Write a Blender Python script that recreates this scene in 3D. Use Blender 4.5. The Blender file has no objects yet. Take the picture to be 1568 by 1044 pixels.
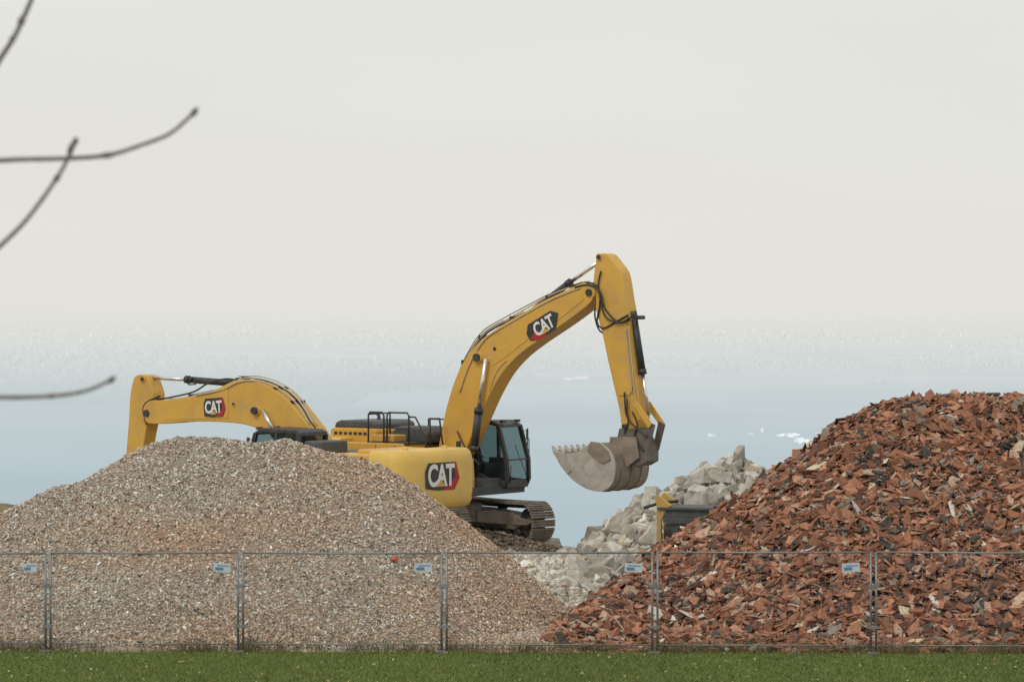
import bpy, bmesh, math
import numpy as np
from mathutils import Vector, Matrix
rng = np.random.default_rng(7)
scene = bpy.context.scene
scene.view_settings.view_transform = 'Standard'
scene.view_settings.look = 'None'
scene.view_settings.exposure = 0
COL = scene.collection

# ------------------------------------------------------------ survey constants
F = 4617.0; CX = 784.0; HY = 480.0; H0 = 5.85     # focal (photo px), axis, horizon row, eye height

def P(px, py, Y):
    return np.array([(px-CX)/F*Y, Y, H0-(py-HY)/F*Y])

# ------------------------------------------------------------ noise
_tab = rng.random((256, 256))
def vnoise(x, y):
    x = np.asarray(x, float); y = np.asarray(y, float)
    xi = np.floor(x).astype(int); yi = np.floor(y).astype(int)
    fx = x-xi; fy = y-yi
    fx = fx*fx*(3-2*fx); fy = fy*fy*(3-2*fy)
    g = lambda a, b: _tab[a % 256, b % 256]
    return (g(xi, yi)*(1-fx)*(1-fy)+g(xi+1, yi)*fx*(1-fy)+g(xi, yi+1)*(1-fx)*fy+g(xi+1, yi+1)*fx*fy)*2-1
def fbm(x, y, o=3):
    s = 0; a = 1.0; t = 0
    for i in range(o):
        s = s+a*vnoise(x*2**i+i*17.3, y*2**i+i*9.1); t += a; a *= .5
    return s/t

# ------------------------------------------------------------ materials
def newmat(name):
    m = bpy.data.materials.new(name); m.use_nodes = True
    return m, m.node_tree.nodes, m.node_tree.links, m.node_tree.nodes['Principled BSDF']

def mat(name, col, rough=.6, metal=0., var=.12, scale=3., dirt=None, dirt_amt=.0, bump=0., bscale=60.):
    m, N, L, B = newmat(name)
    tc = N.new('ShaderNodeTexCoord')
    nz = N.new('ShaderNodeTexNoise'); nz.inputs['Scale'].default_value = scale; nz.inputs['Detail'].default_value = 6
    L.new(tc.outputs['Object'], nz.inputs['Vector'])
    mr = N.new('ShaderNodeMapRange'); mr.inputs[1].default_value = .3; mr.inputs[2].default_value = .7
    mr.inputs[3].default_value = 1-var; mr.inputs[4].default_value = 1+var
    L.new(nz.outputs['Fac'], mr.inputs[0])
    mx = N.new('ShaderNodeVectorMath'); mx.operation = 'SCALE'
    mx.inputs[0].default_value = col[:3]
    L.new(mr.outputs[0], mx.inputs['Scale'])
    out = mx.outputs[0]
    if dirt:
        n2 = N.new('ShaderNodeTexNoise'); n2.inputs['Scale'].default_value = scale*1.7; n2.inputs['Detail'].default_value = 8
        n2.inputs['Roughness'].default_value = .7
        L.new(tc.outputs['Object'], n2.inputs['Vector'])
        r = N.new('ShaderNodeMapRange'); r.inputs[1].default_value = .48; r.inputs[2].default_value = .72
        r.inputs[3].default_value = 0; r.inputs[4].default_value = dirt_amt
        L.new(n2.outputs['Fac'], r.inputs[0])
        mm = N.new('ShaderNodeMixRGB'); mm.inputs[2].default_value = (*dirt, 1)
        L.new(r.outputs[0], mm.inputs[0]); L.new(out, mm.inputs[1]); out = mm.outputs[0]
    L.new(out, B.inputs['Base Color'])
    B.inputs['Roughness'].default_value = rough; B.inputs['Metallic'].default_value = metal
    if bump:
        n3 = N.new('ShaderNodeTexNoise'); n3.inputs['Scale'].default_value = bscale; n3.inputs['Detail'].default_value = 4
        L.new(tc.outputs['Object'], n3.inputs['Vector'])
        bp = N.new('ShaderNodeBump'); bp.inputs['Strength'].default_value = bump; bp.inputs['Distance'].default_value = .02
        L.new(n3.outputs['Fac'], bp.inputs['Height']); L.new(bp.outputs[0], B.inputs['Normal'])
    return m

def attr_mat(name, rough=.9, var=.2, scale=25.):
    m, N, L, B = newmat(name)
    a = N.new('ShaderNodeAttribute'); a.attribute_name = 'Col'
    tc = N.new('ShaderNodeTexCoord')
    nz = N.new('ShaderNodeTexNoise'); nz.inputs['Scale'].default_value = scale; nz.inputs['Detail'].default_value = 4
    L.new(tc.outputs['Object'], nz.inputs['Vector'])
    mr = N.new('ShaderNodeMapRange'); mr.inputs[1].default_value = .3; mr.inputs[2].default_value = .7
    mr.inputs[3].default_value = 1-var; mr.inputs[4].default_value = 1+var
    L.new(nz.outputs['Fac'], mr.inputs[0])
    mx = N.new('ShaderNodeVectorMath'); mx.operation = 'SCALE'
    L.new(a.outputs['Color'], mx.inputs[0]); L.new(mr.outputs[0], mx.inputs['Scale'])
    L.new(mx.outputs[0], B.inputs['Base Color']); B.inputs['Roughness'].default_value = rough
    B.inputs['Specular IOR Level'].default_value = .25
    return m

YEL = mat('yellow_paint', (.67, .385, .065), .48, 0, .08, 1.2, (.38, .28, .15), .5)
YEL2 = mat('yellow_paint_counterweight', (.74, .49, .115), .5, 0, .05, 1.2, (.50, .38, .20), .45)
YELD = mat('dusty_yellow_paint', (.52, .33, .075), .6, 0, .12, 2, (.30, .25, .19), .8)
BLK = mat('black_paint', (.034, .036, .038), .5, 0, .2, 3, (.12, .11, .10), .5)
GRY = mat('dark_grey_plastic', (.07, .075, .08), .6, 0, .15, 3, (.17, .16, .14), .5)
CPL = mat('coupler_steel', (.13, .115, .10), .6, .1, .25, 3, (.20, .15, .11), .7)
STEEL = mat('worn_steel', (.28, .23, .185), .6, .1, .2, 4, (.18, .125, .085), .9, .3)
STEEL_L = mat('polished_steel', (.46, .43, .39), .45, .1, .14, 3, (.30, .25, .20), .8, .2)
RUST = mat('track_steel', (.26, .225, .19), .75, .1, .3, 6, (.35, .29, .23), .8, .4)
CHROME = mat('chrome_rod', (.75, .75, .76), .22, .9, .03)
HOSE = mat('hose_rubber', (.035, .035, .037), .55)
LINE = mat('hydraulic_line', (.50, .45, .34), .4, .3)
WHT = mat('white_decal', (.78, .78, .76), .5, 0, .03)
RED = mat('red_decal', (.42, .02, .025), .5, 0, .05)
GALV = mat('galvanised_steel', (.24, .255, .265), .5, .45, .2, 8)
CONC = mat('concrete_foot', (.16, .15, .14), .9)
TAG = mat('sign_plate', (.55, .60, .66), .5, 0, .04)
TAGB = mat('sign_print', (.10, .22, .42), .5)

def glass_mat():
    m, N, L, B = newmat('tinted_glass')
    B.inputs['Base Color'].default_value = (.05, .07, .075, 1); B.inputs['Roughness'].default_value = .06
    tr = N.new('ShaderNodeBsdfTransparent'); tr.inputs[0].default_value = (.78, .86, .86, 1)
    mx = N.new('ShaderNodeMixShader'); mx.inputs[0].default_value = .74
    L.new(B.outputs[0], mx.inputs[1]); L.new(tr.outputs[0], mx.inputs[2])
    L.new(mx.outputs[0], N['Material Output'].inputs[0])
    return m
GLASS = glass_mat()

# ------------------------------------------------------------ mesh helpers
def link(ob, parent=None):
    COL.objects.link(ob)
    if parent is not None: ob.parent = parent
    return ob

def empty(name, loc=(0, 0, 0), rotz=0, parent=None):
    e = bpy.data.objects.new(name, None); e.location = loc; e.rotation_euler = (0, 0, rotz)
    e.empty_display_size = .5
    return link(e, parent)

def obj(name, verts, faces, m, parent=None, bevel=0, smooth=False):
    me = bpy.data.meshes.new(name)
    me.from_pydata([tuple(map(float, v)) for v in verts], [], faces)
    bm = bmesh.new(); bm.from_mesh(me); bmesh.ops.recalc_face_normals(bm, faces=bm.faces[:]); bm.to_mesh(me); bm.free()
    if smooth:
        me.shade_smooth(); me.set_sharp_from_angle(angle=math.radians(32))
    me.materials.append(m)
    ob = bpy.data.objects.new(name, me)
    link(ob, parent)
    if bevel:
        b = ob.modifiers.new('bevel', 'BEVEL'); b.width = bevel; b.segments = 2; b.limit_method = 'ANGLE'; b.angle_limit = math.radians(35)
    return ob

def box(name, x0, x1, y0, y1, z0, z1, m, parent=None, bevel=.012):
    v = [(x, y, z) for x in (x0, x1) for y in (y0, y1) for z in (z0, z1)]
    f = [(0, 1, 3, 2), (4, 6, 7, 5), (0, 4, 5, 1), (2, 3, 7, 6), (0, 2, 6, 4), (1, 5, 7, 3)]
    return obj(name, v, f, m, parent, bevel)

def prism_xz(name, pts, y0, y1, m, parent=None, bevel=.012, smooth=False):
    n = len(pts)
    v = [(a, y0, z) for a, z in pts]+[(a, y1, z) for a, z in pts]
    f = [tuple(range(n)), tuple(range(2*n-1, n-1, -1))]+[(i, (i+1) % n, n+(i+1) % n, n+i) for i in range(n)]
    return obj(name, v, f, m, parent, bevel, smooth)

def prism_xy(name, pts, z0, z1, m, parent=None, bevel=.012):
    n = len(pts)
    v = [(a, b, z0) for a, b in pts]+[(a, b, z1) for a, b in pts]
    f = [tuple(range(n)), tuple(range(2*n-1, n-1, -1))]+[(i, (i+1) % n, n+(i+1) % n, n+i) for i in range(n)]
    return obj(name, v, f, m, parent, bevel)

def spline(pts, sub=3, closed=True):
    """smooth rounding of an outline; real corners (turn > 48 deg) are kept"""
    p = np.array(pts, float); n = len(p); out = []
    rng_ = range(n if closed else n-1)
    def corner(i):
        if not closed and (i <= 0 or i >= n-1): return True
        a = p[i % n]-p[(i-1) % n]; b = p[(i+1) % n]-p[i % n]
        c = np.dot(a, b)/(np.linalg.norm(a)*np.linalg.norm(b)+1e-9); return c < math.cos(math.radians(48))
    for i in rng_:
        p1 = p[i]; p2 = p[(i+1) % n]
        p0 = p1-(p2-p1) if corner(i) else p[(i-1) % n]
        p3 = p2+(p2-p1) if corner(i+1) else p[(i+2) % n]
        L = np.linalg.norm(p2-p1)
        t1 = (p2-p0); t1 = t1/(np.linalg.norm(t1)+1e-9)*L*.9; t2 = (p3-p1); t2 = t2/(np.linalg.norm(t2)+1e-9)*L*.9
        for j in range(sub):
            t = j/sub; t_2 = t*t; t_3 = t_2*t
            out.append(tuple((2*t_3-3*t_2+1)*p1+(t_3-2*t_2+t)*t1+(-2*t_3+3*t_2)*p2+(t_3-t_2)*t2))
    if not closed: out.append(tuple(p[-1]))
    return out

def tube_data(pts, rad, seg=10):
    pts = [Vector(p) for p in pts]; n = len(pts)
    if not hasattr(rad, '__len__'): rad = [rad]*n
    V = []; Fc = []
    up = Vector((0.13, .21, 1)).normalized()
    prev = None
    for i, p in enumerate(pts):
        t = (pts[min(i+1, n-1)]-pts[max(i-1, 0)])
        t = t.normalized() if t.length > 1e-9 else Vector((0, 0, 1))
        if prev is None:
            u = t.cross(up)
            if u.length < .1: u = t.cross(Vector((1, 0, 0)))
            u.normalize()
        else:
            u = (prev-t*prev.dot(t)).normalized()
        prev = u; w = t.cross(u)
        for k in range(seg):
            a = 2*math.pi*k/seg
            V.append(p+(u*math.cos(a)+w*math.sin(a))*rad[i])
    for i in range(n-1):
        for k in range(seg):
            a = i*seg+k; b = i*seg+(k+1) % seg
            Fc.append((a, b, b+seg, a+seg))
    Fc.append(tuple(range(seg))); Fc.append(tuple((n-1)*seg+k for k in range(seg)))
    return V, Fc

def tubes(name, lst, m, parent=None, seg=10):
    V = []; Fc = []
    for pts, r in lst:
        v, f = tube_data(pts, r, seg); o = len(V); V += v; Fc += [tuple(i+o for i in q) for q in f]
    ob = obj(name, V, Fc, m, parent)
    for p in ob.data.polygons: p.use_smooth = len(p.vertices) == 4
    return ob

def smooth_path(pts, n=24):
    pts = np.array(pts, float); k = len(pts)
    out = []
    for i in range(k-1):
        p0 = pts[max(i-1, 0)]; p1 = pts[i]; p2 = pts[i+1]; p3 = pts[min(i+2, k-1)]
        m = max(2, n//(k-1))
        for j in range(m):
            t = j/m
            out.append(.5*((2*p1)+(-p0+p2)*t+(2*p0-5*p1+4*p2-p3)*t*t+(-p0+3*p1-3*p2+p3)*t**3))
    out.append(pts[-1])
    return [tuple(o) for o in out]

def boxes_mesh(name, lst, m, parent=None):
    """lst of (center, ux, uy, uz) half-vectors"""
    V = []; Fc = []
    for c, ux, uy, uz in lst:
        c = np.array(c); ux = np.array(ux); uy = np.array(uy); uz = np.array(uz); o = len(V)
        for sx in (-1, 1):
            for sy in (-1, 1):
                for sz in (-1, 1): V.append(c+sx*ux+sy*uy+sz*uz)
        Fc += [tuple(o+i for i in q) for q in [(0, 1, 3, 2), (4, 6, 7, 5), (0, 4, 5, 1), (2, 3, 7, 6), (0, 2, 6, 4), (1, 5, 7, 3)]]
    return obj(name, V, Fc, m, parent)

# ------------------------------------------------------------ mass scatter
def hull(pts):
    bm = bmesh.new()
    for p in pts: bm.verts.new(p)
    r = bmesh.ops.convex_hull(bm, input=bm.verts[:])
    dele = [g for g in set(r['geom_interior']+r['geom_unused']) if isinstance(g, bmesh.types.BMVert)]
    if dele: bmesh.ops.delete(bm, geom=dele, context='VERTS')
    bmesh.ops.triangulate(bm, faces=bm.faces[:])
    bmesh.ops.recalc_face_normals(bm, faces=bm.faces[:])
    bm.verts.index_update()
    v = np.array([x.co[:] for x in bm.verts]); f = np.array([[q.index for q in fc.verts] for fc in bm.faces])
    bm.free(); return v, f

def rock_temps(n, k, flat=.75, seed=1):
    r = np.random.default_rng(seed); T = []
    for i in range(n):
        p = r.normal(size=(k, 3)); p /= np.linalg.norm(p, axis=1)[:, None]
        p = np.sign(p)*np.abs(p)**.7
        p *= r.uniform(.75, 1., (k, 1)); p *= np.array([1, r.uniform(.65, .95), flat*r.uniform(.75, 1)])*.5
        T.append(hull(p))
    return T

def block_temps(n, seed=1):
    """broken concrete: a skewed cuboid with knocked-off corners"""
    r = np.random.default_rng(seed); T = []
    for i in range(n):
        c = np.array([(x, y, z) for x in (-1, 1) for y in (-1, 1) for z in (-1, 1)], float)
        c = c*r.uniform(.7, 1.05, (8, 1))+r.normal(size=(8, 3))*.12
        ex = []
        for p in c:
            if r.random() < .75:
                for ax in range(3):
                    q = p.copy(); q[ax] *= r.uniform(.3, .7); ex.append(q)
            else: ex.append(p)
        T.append(hull(np.array(ex)*.42*np.array([1, r.uniform(.6, .9), r.uniform(.4, .8)])))
    return T

def shard_temps(n, seed=2):
    r = np.random.default_rng(seed); T = []
    for i in range(n):
        k = r.integers(4, 6)
        an = np.sort((np.arange(k)+r.uniform(-.3, .3, k))*2*np.pi/k)
        rr = r.uniform(.38, .62, k)
        a = np.c_[np.cos(an)*rr, np.sin(an)*rr*r.uniform(.4, .85)]
        b = a*r.uniform(.9, 1.)+r.normal(scale=.015, size=2)
        th = r.uniform(.03, .055) if i % 7 else r.uniform(.10, .15)
        T.append(hull([(x, y, -th) for x, y in a]+[(x, y, th) for x, y in b]))
    return T

def scatter(name, T, pos, R, S, C, m, parent=None):
    N = len(pos); V = []; Fc = []; Cc = []; o = 0
    for k, (tv, tf) in enumerate(T):
        ix = np.arange(k, N, len(T))
        if not len(ix): continue
        loc = tv[None]*S[ix][:, None, :]
        w = np.einsum('nij,nmj->nmi', R[ix], loc)+pos[ix][:, None, :]
        V.append(w.reshape(-1, 3))
        Fc.append((tf[None]+(np.arange(len(ix))*len(tv))[:, None, None]+o).reshape(-1, 3))
        Cc.append(np.repeat(C[ix], len(tv), axis=0)); o += len(ix)*len(tv)
    return rawmesh(name, np.concatenate(V), np.concatenate(Fc), np.concatenate(Cc), m, parent)

def rawmesh(name, V, Fc, C, m, parent=None, flat=True):
    me = bpy.data.meshes.new(name); k = Fc.shape[1]
    me.vertices.add(len(V)); me.vertices.foreach_set('co', np.ascontiguousarray(V, dtype=np.float32).ravel())
    me.loops.add(Fc.size); me.loops.foreach_set('vertex_index', np.ascontiguousarray(Fc, dtype=np.int32).ravel())
    me.polygons.add(len(Fc)); me.polygons.foreach_set('loop_start', np.arange(0, Fc.size, k, dtype=np.int32))
    me.update(calc_edges=True)
    if flat: me.shade_flat()
    if C is not None:
        a = me.color_attributes.new(name='Col', type='FLOAT_COLOR', domain='POINT')
        a.data.foreach_set('color', np.c_[C, np.ones(len(C))].astype(np.float32).ravel())
    me.materials.append(m)
    return link(bpy.data.objects.new(name, me), parent)

def frames(nrm, jit):
    n = nrm+rng.normal(size=nrm.shape)*jit; n /= np.linalg.norm(n, axis=1)[:, None]
    r = rng.normal(size=nrm.shape); t = np.cross(n, r); t /= np.linalg.norm(t, axis=1)[:, None]
    b = np.cross(n, t)
    return np.stack([t, b, n], axis=2)

# ------------------------------------------------------------ terrain
def sst(t): t = np.clip(t, 0, 1); return t*t*(3-2*t)
def G(x, y):
    x = np.asarray(x, float); y = np.asarray(y, float)
    base = .0095*np.clip(x, -14, 14)*sst((y-20)/20)*(1-sst((y-56)/10))
    edge = 73.0+9.5*sst((2.0-x)/1.4)
    d = np.maximum(y-edge, 0)
    drop = np.where(d < 2, .1*d*d, .4+.42*(d-2))
    z = base-drop
    return np.maximum(z, -80+3*fbm(x*.002, y*.002))

ys = np.concatenate([np.linspace(-40, 44, 22), np.linspace(45, 100, 111), np.geomspace(101, 150000, 90)])
ts = np.linspace(-1, 1, 141); ts = np.sign(ts)*np.abs(ts)**1.5
YY, TT = np.meshgrid(ys, ts, indexing='ij'); XX = TT*(60+1.0*np.maximum(YY, 0))
ZZ = G(XX, YY)
V = np.stack([XX, YY, ZZ], -1).reshape(-1, 3); ny, nx = YY.shape
ii, jj = np.meshgrid(np.arange(ny-1), np.arange(nx-1), indexing='ij'); q = (ii*nx+jj).ravel()
Fq = np.stack([q, q+1, q+nx+1, q+nx], 1)

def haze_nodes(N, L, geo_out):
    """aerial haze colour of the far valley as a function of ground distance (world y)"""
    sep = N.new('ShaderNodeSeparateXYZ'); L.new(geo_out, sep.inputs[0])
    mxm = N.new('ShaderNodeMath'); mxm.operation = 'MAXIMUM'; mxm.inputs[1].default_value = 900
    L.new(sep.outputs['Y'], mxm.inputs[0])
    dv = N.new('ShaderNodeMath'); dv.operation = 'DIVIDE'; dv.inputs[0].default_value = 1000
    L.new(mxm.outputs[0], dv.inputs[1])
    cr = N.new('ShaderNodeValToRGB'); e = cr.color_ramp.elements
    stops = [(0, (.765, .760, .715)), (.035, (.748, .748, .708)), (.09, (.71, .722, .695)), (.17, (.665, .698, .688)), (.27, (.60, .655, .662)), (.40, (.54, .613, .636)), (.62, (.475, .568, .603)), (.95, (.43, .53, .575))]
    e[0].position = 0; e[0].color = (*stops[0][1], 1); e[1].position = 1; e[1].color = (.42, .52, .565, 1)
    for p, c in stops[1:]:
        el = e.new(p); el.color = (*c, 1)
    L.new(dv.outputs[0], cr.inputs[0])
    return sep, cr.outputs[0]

def ground_mat():
    m, N, L, B = newmat('ground')
    geo = N.new('ShaderNodeNewGeometry')
    sep, haze = haze_nodes(N, L, geo.outputs['Position'])
    def noise(s, d=6, vec=None):
        n = N.new('ShaderNodeTexNoise'); n.inputs['Scale'].default_value = s; n.inputs['Detail'].default_value = d
        L.new(vec or geo.outputs['Position'], n.inputs['Vector']); return n.outputs['Fac']
    def ramp(f, c0, c1, a=.35, b=.65):
        r = N.new('ShaderNodeValToRGB'); r.color_ramp.elements[0].position = a; r.color_ramp.elements[1].position = b
        r.color_ramp.elements[0].color = (*c0, 1); r.color_ramp.elements[1].color = (*c1, 1); L.new(f, r.inputs[0]); return r.outputs[0]
    grass = ramp(noise(1.5), (.08, .115, .024), (.135, .175, .042))
    dirt = ramp(noise(3.0, 10), (.16, .125, .095), (.34, .29, .24))
    ma = N.new('ShaderNodeMath'); ma.operation = 'MULTIPLY_ADD'; ma.inputs[1].default_value = .11
    L.new(sep.outputs['X'], ma.inputs[0]); L.new(sep.outputs['Y'], ma.inputs[2])
    nz = N.new('ShaderNodeMath'); nz.operation = 'MULTIPLY_ADD'; nz.inputs[1].default_value = .5
    L.new(noise(2.0, 3), nz.inputs[0]); L.new(ma.outputs[0], nz.inputs[2])
    gt = N.new('ShaderNodeMath'); gt.operation = 'GREATER_THAN'; gt.inputs[1].default_value = 52.25
    L.new(nz.outputs[0], gt.inputs[0])
    mx = N.new('ShaderNodeMixRGB'); L.new(gt.outputs[0], mx.inputs[0]); L.new(grass, mx.inputs[1]); L.new(dirt, mx.inputs[2])
    L.new(mx.outputs[0], B.inputs['Base Color']); B.inputs['Roughness'].default_value = .95
    em = N.new('ShaderNodeEmission')  # far ground glows in the haze colour; no real haze volume
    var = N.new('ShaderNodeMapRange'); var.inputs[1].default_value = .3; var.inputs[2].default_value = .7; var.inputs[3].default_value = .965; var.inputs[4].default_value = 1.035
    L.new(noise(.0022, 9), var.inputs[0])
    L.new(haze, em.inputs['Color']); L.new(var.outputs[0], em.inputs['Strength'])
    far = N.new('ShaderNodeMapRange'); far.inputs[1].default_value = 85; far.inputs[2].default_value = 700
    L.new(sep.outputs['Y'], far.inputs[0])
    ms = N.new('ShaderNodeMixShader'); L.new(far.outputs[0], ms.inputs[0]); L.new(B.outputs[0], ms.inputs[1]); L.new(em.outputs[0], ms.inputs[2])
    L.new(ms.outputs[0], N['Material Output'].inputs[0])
    return m
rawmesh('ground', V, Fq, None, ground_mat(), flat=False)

# far forest, haze painted into its emission colour
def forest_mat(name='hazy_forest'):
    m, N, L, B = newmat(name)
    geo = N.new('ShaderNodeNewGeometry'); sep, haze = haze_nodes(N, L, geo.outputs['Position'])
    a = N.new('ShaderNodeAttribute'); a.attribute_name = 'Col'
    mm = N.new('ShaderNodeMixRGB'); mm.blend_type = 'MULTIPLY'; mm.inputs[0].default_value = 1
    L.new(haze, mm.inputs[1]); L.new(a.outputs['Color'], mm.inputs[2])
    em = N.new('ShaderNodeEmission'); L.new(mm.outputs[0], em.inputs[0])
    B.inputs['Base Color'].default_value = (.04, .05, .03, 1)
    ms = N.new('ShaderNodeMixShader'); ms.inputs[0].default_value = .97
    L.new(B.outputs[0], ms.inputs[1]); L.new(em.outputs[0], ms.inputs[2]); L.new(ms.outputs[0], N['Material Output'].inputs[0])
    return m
nT = 60000
d = 1000/rng.uniform(.035, .36, nT)
x = rng.uniform(-.26, .26, nT)*d
keep = fbm(x*.003, d*.0010, 3) > -.12
d = d[keep]; x = x[keep]; nT = len(d)
hh = rng.uniform(4, 10, nT)*(.5+d/8000)
pos = np.stack([x, d, G(x, d)+hh*.4], 1)
S = np.stack([hh*.6, hh*.6, hh*1.1], 1)
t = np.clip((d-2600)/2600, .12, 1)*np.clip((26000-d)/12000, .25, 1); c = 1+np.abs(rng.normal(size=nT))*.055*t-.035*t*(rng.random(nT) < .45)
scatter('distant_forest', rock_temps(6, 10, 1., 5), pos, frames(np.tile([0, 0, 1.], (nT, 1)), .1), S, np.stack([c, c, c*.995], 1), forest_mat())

# pale snow patches in the valley
pp = []; ss = []; cm = []
for (px, py, w, h, n, bb) in [(1210, 664, 14, 3, 26, 1.65), (1230, 672, 16, 4, 44, 1.6), (1168, 657, 5, 4, 10, 1.5), (1150, 663, 6, 2, 5, 1.3), (1090, 664, 5, 3, 8, 1.35), (885, 580, 16, 3, 34, 1.22), (868, 582, 9, 2, 12, 1.2), (1255, 664, 5, 3, 6, 1.4), (980, 612, 20, 3, 8, 1.1), (560, 600, 30, 3, 10, 1.06), (1400, 570, 30, 3, 12, 1.07)]:
    for i in range(n):
        qx = px+rng.normal()*w*.5; qy = py+rng.normal()*h*.45
        Y = F*85.5/(qy-HY); X = (qx-CX)/F*Y; pp.append((X, Y, float(G(X, Y))+.5)); k = Y/F*rng.uniform(2, 6); ss.append((k*1.6, k*2.5, k*.55)); cm.append(bb*rng.uniform(.92, 1.05))
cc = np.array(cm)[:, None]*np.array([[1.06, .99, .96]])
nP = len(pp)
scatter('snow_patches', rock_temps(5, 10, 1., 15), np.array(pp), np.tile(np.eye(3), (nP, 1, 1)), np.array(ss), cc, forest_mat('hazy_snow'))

# ------------------------------------------------------------ piles
class Pile:
    def __init__(s, comps, lump=.05, lscale=.6):
        s.c = []
        for pts, slope, wx, r in comps:
            w = np.array([P(*p) for p in pts]); seg = np.r_[0, np.cumsum(np.linalg.norm(np.diff(w, axis=0), axis=1))]
            tt = np.linspace(0, seg[-1], max(12, int(seg[-1]/.22)))
            s.c.append((np.stack([np.interp(tt, seg, w[:, i]) for i in range(3)], 1), slope, wx, r))
        s.lump = lump; s.ls = lscale
    def H(s, x, y):
        x = np.asarray(x, float); y = np.asarray(y, float); z = np.full(x.shape, -9.)
        for w, sl, wx, r in s.c:
            for px, py, pz in w:
                dd = np.sqrt(((x-px)*wx)**2+(y-py)**2+r*r)-r
                z = np.maximum(z, pz-sl*dd)
        return z+s.lump*fbm(x/s.ls, y/s.ls)+s.lump*1.3*fbm(x/s.ls*.3+7, y/s.ls*.3)
    def norm(s, x, y, g=True):
        e = .08; f = (lambda a, b: np.maximum(s.H(a, b), G(a, b)))
        n = np.stack([(f(x-e, y)-f(x+e, y))/(2*e), (f(x, y-e)-f(x, y+e))/(2*e), np.ones_like(x)], 1)
        return n/np.linalg.norm(n, axis=1)[:, None]
    def core(s, name, x0, x1, y0, y1, m, res=.16, lo=-.04):
        xs = np.arange(x0, x1, res); yy = np.arange(y0, y1, res); A, B_ = np.meshgrid(yy, xs, indexing='ij')
        g = G(B_, A); z = s.H(B_, A)+lo; z = np.where(z < g+.0, g-.25, z)
        V = np.stack([B_, A, z], -1).reshape(-1, 3); n = len(xs)
        i, j = np.meshgrid(np.arange(len(yy)-1), np.arange(n-1), indexing='ij'); q = (i*n+j).ravel()
        Fq = np.stack([q, q+1, q+n+1, q+n], 1)
        zz = z.ravel()-g.ravel(); k = (zz[Fq] > -.2).any(axis=1)
        return rawmesh(name, V, Fq[k], None, m, flat=False)

def pick(pal, w, N):
    pal = np.array(pal); w = np.array(w, float); w /= w.sum()
    return pal[rng.choice(len(pal), N, p=w)]

# ---- crushed gravel pile
gp = Pile([([(-420, 960, 56), (-260, 900, 56), (-120, 850, 56.4), (0, 790, 57.), (40, 769, 57.3), (90, 744, 57.6), (130, 737, 57.8), (190, 702, 58.2), (230, 679, 58.5), (280, 666, 58.5), (350, 671, 58.5), (390, 675, 58.5), (430, 669, 58.5), (470, 682, 58.5), (520, 692, 58.5), (570, 705, 58.5), (610, 727, 58.5), (650, 757, 58.5), (700, 797, 58.5), (740, 832, 58.4), (790, 872, 58.2), (830, 907, 58), (868, 938, 57.6)], .62, 1.45, .35)], .06, .7)
GM = mat('gravel_fines', (.33, .265, .20), .95, 0, .35, 9, (.42, .35, .28), .6, .6, 30)
core = gp.core('gravel_pile', -18, 3, 51.8, 65, GM)
N = 175000
x = rng.uniform(-13.2, 1.9, N); y = 51.95-.11*x+rng.uniform(0, 1, N)**1.15*8.6
h = gp.H(x, y); g = G(x, y); on = (h > g) | (rng.random(N) < .75)
x = x[on]; y = y[on]; N = len(x); z = np.maximum(gp.H(x, y)-.03, G(x, y))
sz = np.clip(rng.lognormal(math.log(.040), .38, N), .02, .12)
C = pick([(.60, .51, .415), (.50, .395, .30), (.69, .63, .55), (.33, .275, .225), (.38, .225, .155), (.14, .125, .11), (.53, .365, .25), (.87, .85, .80)], [26, 25, 11, 12, 8, 6, 14, 4], N)
pt = fbm(x*.35+5, z*.8+y*.3, 3)[:, None]
C = C*(1+.11*rng.normal(size=(N, 1)))*(1-.13*np.clip(pt*2, -1, 1)*np.array([[-.35, .45, 1.]]))
scatter('stones', rock_temps(12, 8, .7, 11), np.stack([x, y, z+sz*.12], 1), frames(gp.norm(x, y), .45), np.stack([sz*1.25, sz*1.1, sz*.9], 1), np.clip(C, .02, .88), attr_mat('gravel_stone', .95, .12, 40), core)

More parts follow.
